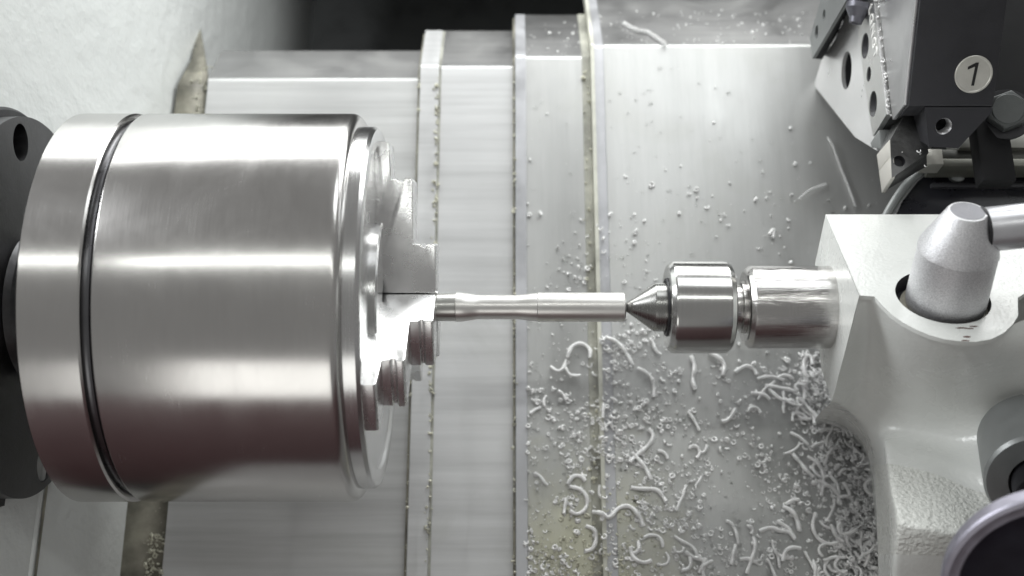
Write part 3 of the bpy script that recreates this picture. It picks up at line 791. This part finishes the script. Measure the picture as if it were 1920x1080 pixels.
# ------------------------------------------------------------------ swarf
def coil_mesh(path, R, wire, pitch, seg=9, sides=4, jitter=0.12):
    """a helical chip wound round the polyline path (numpy, mm)"""
    P = np.array(path, float)
    for _ in range(3):
        Q = [P[0]]
        for a, b in zip(P[:-1], P[1:]): Q += [a * .75 + b * .25, a * .25 + b * .75]
        P = np.array(Q + [P[-1]])
    d = np.linalg.norm(np.diff(P, axis=0), axis=1); s = np.concatenate([[0], np.cumsum(d)])
    L = s[-1]; turns = max(1.0, L / pitch); n = max(6, int(turns * seg))
    u = np.linspace(0, L, n); C = np.stack([np.interp(u, s, P[:, i]) for i in range(3)], 1)
    T = np.gradient(C, axis=0); T /= np.linalg.norm(T, axis=1)[:, None] + 1e-9
    N = np.cross(T, [0.03, 0.05, 1.0]); N /= np.linalg.norm(N, axis=1)[:, None] + 1e-9
    B = np.cross(T, N); a = 2 * PI * turns * u / L + rng.random() * 6
    rr = R * (1 + jitter * np.sin(u * 0.7 + rng.random() * 6))
    H = C + (N * np.cos(a)[:, None] + B * np.sin(a)[:, None]) * rr[:, None]
    D = np.gradient(H, axis=0); D /= np.linalg.norm(D, axis=1)[:, None] + 1e-9
    O = H - C; O /= np.linalg.norm(O, axis=1)[:, None] + 1e-9
    K = np.cross(D, O)
    V = []
    wr = wire * (0.35 + 0.65 * np.minimum(1, np.minimum(np.arange(n), n - 1 - np.arange(n)) / 3.0))
    for k in range(sides):
        q = 2 * PI * k / sides + PI / 4
        V.append(H + O * (math.cos(q) * wr * 0.5)[:, None] + K * (math.sin(q) * wr * 1.3)[:, None])
    V = np.stack(V, 1).reshape(-1, 3)
    i = np.arange(n - 1)[:, None]; k = np.arange(sides)[None, :]; k2 = (k + 1) % sides
    F = np.stack([i * sides + k, i * sides + k2, (i + 1) * sides + k2, (i + 1) * sides + k], -1).reshape(-1, 4)
    return V, F
def np_mesh(name, V, F, mat, parent=None, smooth=True):
    me = bpy.data.meshes.new(name)
    me.from_pydata([tuple(v) for v in V], [], [tuple(int(x) for x in f) for f in F])
    if smooth: me.polygons.foreach_set('use_smooth', [True] * len(me.polygons))
    return link_mesh(name, me, mat, parent)

def surf_z(x):
    if x < -62: return Z1
    if x < 2.5: return Z2
    if x < 53: return Z3
    return Z4
def chip_path(pp, zoff):
    out = []
    for i, (px, py) in enumerate(pp):
        w = atZ(px, py, Z4); z = surf_z(w.x) + zoff
        w = atZ(px, py, z); out.append((w.x, w.y, z + 0.8 * math.sin(i * 1.7)))
    return out
named = [
 ('arched coiled chip straddling the cover edge just below the turned bar', [(1064, 672), (1070, 650), (1090, 642), (1108, 654), (1106, 672)]),
 ('long curved chip running down right of the cover edge below the bar', [(1135, 632), (1160, 642), (1176, 664), (1187, 684)]),
 ('hooked chip on the saddle cover below the tip of the cone', [(1194, 690), (1212, 698), (1227, 716), (1226, 744)]),
 ('chip with a raised hump right below the live center body', [(1378, 698), (1398, 685), (1413, 690), (1420, 703)]),
 ('nearly straight chip left of the upright hooked chip by the tailstock', [(1420, 710), (1445, 705), (1470, 712)]),
 ('straight chip pointing right at the tailstock foot', [(1434, 722), (1462, 727), (1492, 733)]),
 ('upright hook shaped chip standing against the tailstock corner', [(1524, 684), (1521, 668), (1511, 666), (1507, 682), (1510, 715), (1508, 750)]),
 ('short slanted chip alone in the clear patch left of the heap', [(1482, 811), (1500, 820), (1515, 834)]),
 ('long bent chip leaning on the upper left of the heap', [(1514, 856), (1534, 868), (1546, 892), (1540, 930)]),
 ('thin curved chip descending left of the tangled ring', [(1468, 950), (1486, 958), (1496, 978), (1500, 996)]),
 ('wavy chip lying flat above the bottom edge left of the heap', [(1424, 996), (1446, 988), (1462, 996), (1482, 996), (1491, 1012)]),
 ('ring shaped tangled chip in the heap near the bottom right', [(1530, 962), (1521, 985), (1532, 1010), (1556, 1022), (1580, 1014), (1588, 990)]),
 ('small arched chip above the big S curve on the third cover section', [(1064, 908), (1074, 892), (1090, 892), (1098, 902)]),
 ('big curved chip like the lower half of an S on the third cover section', [(1068, 912), (1092, 918), (1103, 936), (1098, 956), (1082, 966), (1068, 958)]),
 ('claw shaped chip at the cover edge near the bottom', [(1098, 986), (1116, 992), (1119, 1012), (1112, 1030), (1096, 1034)]),
 ('long wavy chip crossing the pale edge trim near the bottom', [(1112, 960), (1130, 962), (1142, 974), (1160, 950), (1182, 948), (1198, 966), (1206, 986)]),
 ('forked looking chip on the saddle cover right of the trim', [(1182, 914), (1206, 918), (1232, 916), (1244, 932), (1250, 942)]),
 ('lazy bent chip midway between cover edge and live center', [(1216, 804), (1228, 818), (1212, 840), (1190, 856), (1180, 868)]),
 ('small C shaped bright chip near the bottom centre', [(1196, 1014), (1200, 1030), (1190, 1038), (1182, 1034)]),
 ('coiled chip high on the rear flange left of the turret', [(1168, 42), (1190, 56), (1212, 58), (1230, 70), (1250, 84)]),
 ('long pale coiled chip draped on the cover left of the tool tip', [(1552, 258), (1562, 276), (1574, 310), (1590, 345), (1604, 388)]),
 ('chip arching left from the drape below the turret', [(1498, 374), (1516, 358), (1536, 350), (1552, 344)]),
 ('short upright chip right of the pale trim above the S curve', [(1132, 756), (1130, 784)]),
 ('tiny bent chip right of the cover edge at mid height', [(1146, 746), (1158, 754)]),
 ('stubby bright chip pair head left of the upright hook', [(1482, 748), (1490, 758)]),
 ('dark shadowed chip alone on the cover above the live center', [(1442, 440), (1452, 428), (1450, 446)]),
 ('small tangled chip on the third cover section left of the trim', [(994, 776), (1004, 768), (1014, 764)]),
 ('bent chip hanging below the live center body', [(1296, 668), (1304, 688), (1298, 712), (1304, 730)]),
 ('curled chip below the rear half of the live center', [(1330, 662), (1348, 670), (1360, 686), (1356, 704)]),
 ('long thin chip near the bottom left of the tailstock heap', [(1400, 1075), (1408, 1052), (1418, 1022), (1412, 1006)]),
]
for i, (lab, pp) in enumerate(named):
    flange = pp[0][1] < 90
    R = rng.uniform(1.5, 2.0) if len(pp) > 3 else rng.uniform(1.2, 1.6)
    if flange:
        path = []
        fnm = Vector((0, math.sin(a35), math.cos(a35))); c_ = fnm.dot(Vector((0, 228.4, Z4)))
        for p in pp:
            w = atP(p[0], p[1], fnm, c_ + 1.8); path.append(tuple(w))
    else: path = chip_path(pp, R + 0.5)
    if flange: V, F = coil_mesh(path, 1.35, 0.42, 2.2, 12)
    elif 'cover left of the turret' in lab or 'tool tip' in lab or 'drape' in lab: V, F = coil_mesh(path, 0.8, 0.3, 1.9)
    else: V, F = coil_mesh(path, R * 0.66, 0.5, 0.95)
    o = np_mesh('swarf_curl', V, F, M_chip)
    tag(o, lab, 'metal chip', 'larger curled chips lying on the covers')
# anonymous curls of the heap
def rand_path(cx, cy, z, L, n=5):
    a = rng.random() * 2 * PI; k = rng.normal(0, 0.7); p = np.array([cx, cy, z]); out = [p.copy()]
    for i in range(n):
        a += k * 0.6 + rng.normal(0, 0.25)
        p = p + np.array([math.cos(a), math.sin(a), rng.normal(0, 0.12)]) * L / n
        p[2] = max(p[2], z); out.append(p.copy())
    return out
count = 0
while count < 130:
    u = rng.random()
    if u < 0.62:   # heap against the tailstock foot
        py = rng.uniform(720, 1110); edge = np.interp(py, [700, 765, 830, 900, 1110], [1545, 1590, 1632, 1640, 1645])
        px = edge - abs(rng.normal(0, 62)); hz = rng.uniform(2, 22) * max(0, 1 - (edge - px) / 90)
        lab = 'pale coiled steel chip tangled in the heap against the tailstock foot'; grp = 'coiled chips in the heap by the tailstock'
    elif u < 0.85:
        px = rng.uniform(1180, 1620); py = rng.uniform(1000, 1110); hz = 0
        lab = 'pale coiled steel chip in the drift along the bottom edge'; grp = 'coiled chips along the bottom edge'
    else:
        px = rng.uniform(1000, 1500); py = rng.uniform(620, 980); hz = 0
        lab = 'small coiled steel chip strewn loose below the turned bar'; grp = 'loose coiled chips below the bar'
    w = atZ(px, py, Z4)
    z = surf_z(w.x) + hz + 2.0
    w = atZ(px, py, z)
    R = rng.uniform(0.9, 1.6)
    V, F = coil_mesh(rand_path(w.x, w.y, z, rng.uniform(6, 20)), R * 0.72, 0.45, 0.85)
    o = np_mesh('swarf_curl', V, F, M_chip); tag(o, lab, 'metal chip', grp)
    count += 1

# fine chips: rings, commas and crumbs that nobody could count
def ring_proto(R, wire, arc, seg=10, sides=5, lift=0.0):
    n = seg; a = np.linspace(0, arc, n)
    C = np.stack([R * np.cos(a), R * np.sin(a), lift * a], 1)
    rad = np.stack([np.cos(a), np.sin(a), 0 * a], 1)
    V = []
    wr = wire * np.where((np.arange(n) == 0) | (np.arange(n) == n - 1), 0.5, 1.0)
    for k in range(sides):
        q = 2 * PI * k / sides; V.append(C + rad * (math.cos(q) * wr)[:, None] + np.array([0, 0, 1]) * (math.sin(q) * wr * 1.2)[:, None])
    V = np.stack(V, 1).reshape(-1, 3)
    i = np.arange(n - 1)[:, None]; k = np.arange(sides)[None, :]; k2 = (k + 1) % sides
    F = np.stack([i * sides + k, i * sides + k2, (i + 1) * sides + k2, (i + 1) * sides + k], -1).reshape(-1, 4)
    return V, F
def scatter(name, pts, mat, smin, smax, flat=0.5):
    protos = [ring_proto(1.0, 0.42, 5.6), ring_proto(1.0, 0.38, 4.2), ring_proto(1.3, 0.5, 2.4, 7), ring_proto(0.85, 0.42, 9.5, 16, 5, 0.14), ring_proto(0.6, 0.5, 5.9, 8)]
    VV, FF = [], []; base = 0
    for (x, y, z) in pts:
        V, F = protos[rng.integers(len(protos))]
        s = smin + (smax - smin) * rng.random() ** 3.0
        ax_ = rng.normal(size=3) * np.array([1, 1, 1]); ax_ /= np.linalg.norm(ax_)
        if rng.random() < flat: ax_ = np.array([rng.normal(0, .3), rng.normal(0, .3), 1]); ax_ /= np.linalg.norm(ax_)
        t = np.cross(ax_, [0.3, 0.9, 0.2]); t /= np.linalg.norm(t); b2 = np.cross(ax_, t)
        R = np.stack([t, b2, ax_], 1)
        v = (V * s) @ R.T; v[:, 2] -= v[:, 2].min()
        VV.append(v + np.array([x, y, z])); FF.append(F + base); base += len(V)
    return np_mesh(name, np.concatenate(VV), np.concatenate(FF), mat)
def density(px, py):
    """how thick the fine chips lie at a place seen at (px, py)"""
    if px < 985: return 0.0
    d = 0.0
    base_ = np.interp(py, [180, 330, 480, 600, 760, 900, 1080], [0.0, 0.03, 0.10, 0.32, 0.45, 0.7, 1.0])
    d += base_ * (0.6 if px < 1100 else 0.55)
    if py > 620: d += 0.45 * math.exp(-((px - 1150) / 110) ** 2) * min(1, (py - 600) / 300 + .3)
    edge = np.interp(py, [650, 765, 830, 900, 1110], [1530, 1590, 1632, 1640, 1645])
    if py > 660: d += 1.1 * math.exp(-((edge - px) / 70) ** 2)
    d *= 0.25 + 1.9 * max(0, noise.noise(Vector((px / 75, py / 75, 3.3))) * 1.3 + 0.38)
    return min(1.4, d)
pts = []; 
tries = 0
while len(pts) < 6500 and tries < 110000:
    tries += 1
    px = rng.uniform(985, 1680); py = rng.uniform(180, 1130)
    if rng.random() * 1.4 > density(px, py): continue
    w = atZ(px, py, Z4)
    edge = np.interp(py, [650, 765, 830, 900, 1110], [1530, 1590, 1632, 1640, 1645])
    hz = 0
    if py > 690 and edge - px < 80: hz = rng.uniform(0, 10) * (1 - (edge - px) / 80)
    z = surf_z(w.x) + hz; w = atZ(px, py, z)
    pts.append((w.x, w.y, z))
for _ in range(2600):
    py = rng.uniform(690, 1120); edge = np.interp(py, [650, 765, 830, 900, 1110], [1530, 1592, 1636, 1644, 1650])
    d_ = abs(rng.normal(0, 48)); px = edge - d_; z = Z4 + rng.uniform(0, 19) * max(0, 1 - d_ / 75)
    w = atZ(px, py, z); pts.append((w.x, w.y, z))
o = scatter('metal_shavings', pts, M_chip, 0.22, 1.6); tag(o, 'fine bright metal shavings scattered over the saddle cover', 'metal shavings', kind='stuff')
# gutter chips and oily crumbs along the cover edges
pts = []
for _ in range(420):
    y = rng.uniform(-160, 235); 
    if -105 < y < 125 and rng.random() < .7: continue
    x = -214 + rng.normal(0, 3.0)
    if y > 212: z = -144 - (y - 212) * 0.7; x = -217 + rng.normal(0, 3)
    else: z = -143
    pts.append((x, y, z))
for _ in range(520):
    y = rng.uniform(-150, 215); k = rng.random()
    if k < .45: pts.append((-50.5 + rng.normal(0, 0.9), y, Z2 + 0.5))
    elif k < .6: pts.append((-63.3 + rng.normal(0, .5), y, Z2 - 1))
    elif k < .8: pts.append((1.5 + rng.normal(0, .6), y, Z3 - 1))
    else: pts.append((50.5 + rng.normal(0, 1.5), y, Z3 + .5))
for _ in range(260):
    pts.append((-215 + rng.normal(0, 3.2), rng.uniform(-150, -96), -143 + rng.uniform(0, 2.5)))
o = scatter('oily_crumbs', pts, M_chipw, 0.2, 1.3); tag(o, 'yellowish oily crumbs of swarf packed along the cover edges', 'metal shavings', kind='stuff')
pts = []
for _ in range(420):
    px = rng.normal(1080, 70); py = 1120 - abs(rng.normal(0, 90))
    if px < 990: continue
    w = atZ(px, py, Z3); pts.append((w.x, w.y, surf_z(w.x)))
o = scatter('oily_shavings', pts, M_chipw, 0.4, 1.2); tag(o, 'yellow tinged shavings pooled at the bottom of the third cover section', 'metal shavings', kind='stuff')
# chips on the tilted rear flanges and on the tool block
pts = []
for _ in range(150):
    x = rng.uniform(10, 230); d = rng.uniform(3, 60)
    zb, yb = (Z4, 228.4) if x > 56 else (Z3, 222.8)
    pts.append((x, yb + d * math.cos(a35), zb - d * math.sin(a35)))
for _ in range(6):
    d = rng.uniform(0, 38); pts.append((rng.uniform(203, 219), 66 + rng.uniform(4, 34), ZT))
for _ in range(50):
    pts.append((rng.uniform(201, 203), rng.uniform(100, 175), ZT))
o = scatter('flange_shavings', pts, M_chip, 0.3, 1.0); tag(o, 'sparse bright shavings clinging to the rear flange and the cutting tool', 'metal shavings', kind='stuff')

# coolant droplets on the saddle and on the cutting tool
def droplets(name, pts, mat):
    n = 10; V, F = [], []; base = 0
    rings = [(1.0, 0.0), (0.92, 0.28), (0.66, 0.5), (0.28, 0.62)]
    for (x, y, z, r) in pts:
        sx = rng.uniform(.85, 1.25)
        for (rr, h) in rings:
            for k in range(n):
                a = 2 * PI * k / n; V.append((x + sx * r * rr * math.cos(a), y + r * rr * math.sin(a), z - 0.02 + h * r))
        V.append((x, y, z + 0.65 * r))
        for j in range(3):
            for k in range(n): F.append((base + j * n + k, base + j * n + (k + 1) % n, base + (j + 1) * n + (k + 1) % n, base + (j + 1) * n + k))
        for k in range(n): F.append((base + 3 * n + k, base + 3 * n + (k + 1) % n, base + 4 * n))
        base += 4 * n + 1
    me = bpy.data.meshes.new(name); me.from_pydata(V, [], F)
    me.polygons.foreach_set('use_smooth', [True] * len(me.polygons))
    return link_mesh(name, me, mat)
M_drop, nt_, b_p = new_mat('coolant_liquid')
b_p.inputs['Base Color'].default_value = (0.97, 0.98, 0.97, 1); b_p.inputs['Roughness'].default_value = 0.03
b_p.inputs['Transmission Weight'].default_value = 1.0; b_p.inputs['IOR'].default_value = 1.34
pts = []
while len(pts) < 1500:
    px = rng.uniform(990, 1640); py = rng.uniform(120, 1110)
    if rng.random() > 0.15 + density(px, py): continue
    w = atZ(px, py, Z4); z = surf_z(w.x); w = atZ(px, py, z)
    if 47 < w.x < 62: continue
    pts.append((w.x, w.y, z, 0.35 + 1.0 * rng.random() ** 3))
for _ in range(40): pts.append((rng.uniform(203, 218), rng.uniform(70, 100), ZT, rng.uniform(.15, .45)))
o = droplets('coolant_droplets', pts, M_drop); tag(o, 'clear coolant droplets beaded over the saddle cover and cutting tool', 'droplets', kind='stuff')

# added haze volumes: lighten the shaded chips, imitating milky coolant
bm = bmesh.new()
for (px, py, z, ra, rb, rc) in ((1440, 735, -104, 42, 20, 12), (1010, 880, -112, 22, 26, 9), (1330, 1010, -106, 60, 26, 11), (1590, 900, -100, 30, 45, 14), (1200, 700, -110, 40, 22, 8)):
    w = atZ(px, py, z)
    bmesh.ops.create_icosphere(bm, subdivisions=3, radius=1.0, matrix=Matrix.Translation(w) @ Matrix.Diagonal((ra, rb, rc, 1)))
for f in bm.faces: f.smooth = True
me = bpy.data.meshes.new('milky_haze'); bm.to_mesh(me); bm.free()
M_haze = bpy.data.materials.new('milky_haze'); M_haze.use_nodes = True
nt_ = M_haze.node_tree; nt_.nodes.clear()
out_ = nt_.nodes.new('ShaderNodeOutputMaterial'); pv = nt_.nodes.new('ShaderNodeVolumePrincipled')
pv.inputs['Color'].default_value = (0.95, 0.96, 0.97, 1); pv.inputs['Density'].default_value = 13.0; pv.inputs['Anisotropy'].default_value = 0.2
nt_.links.new(pv.outputs[0], out_.inputs['Volume'])
tag(link_mesh('milky_haze', me, M_haze), 'added milky haze lightening the shaded chips on the saddle cover', 'mist', kind='stuff')
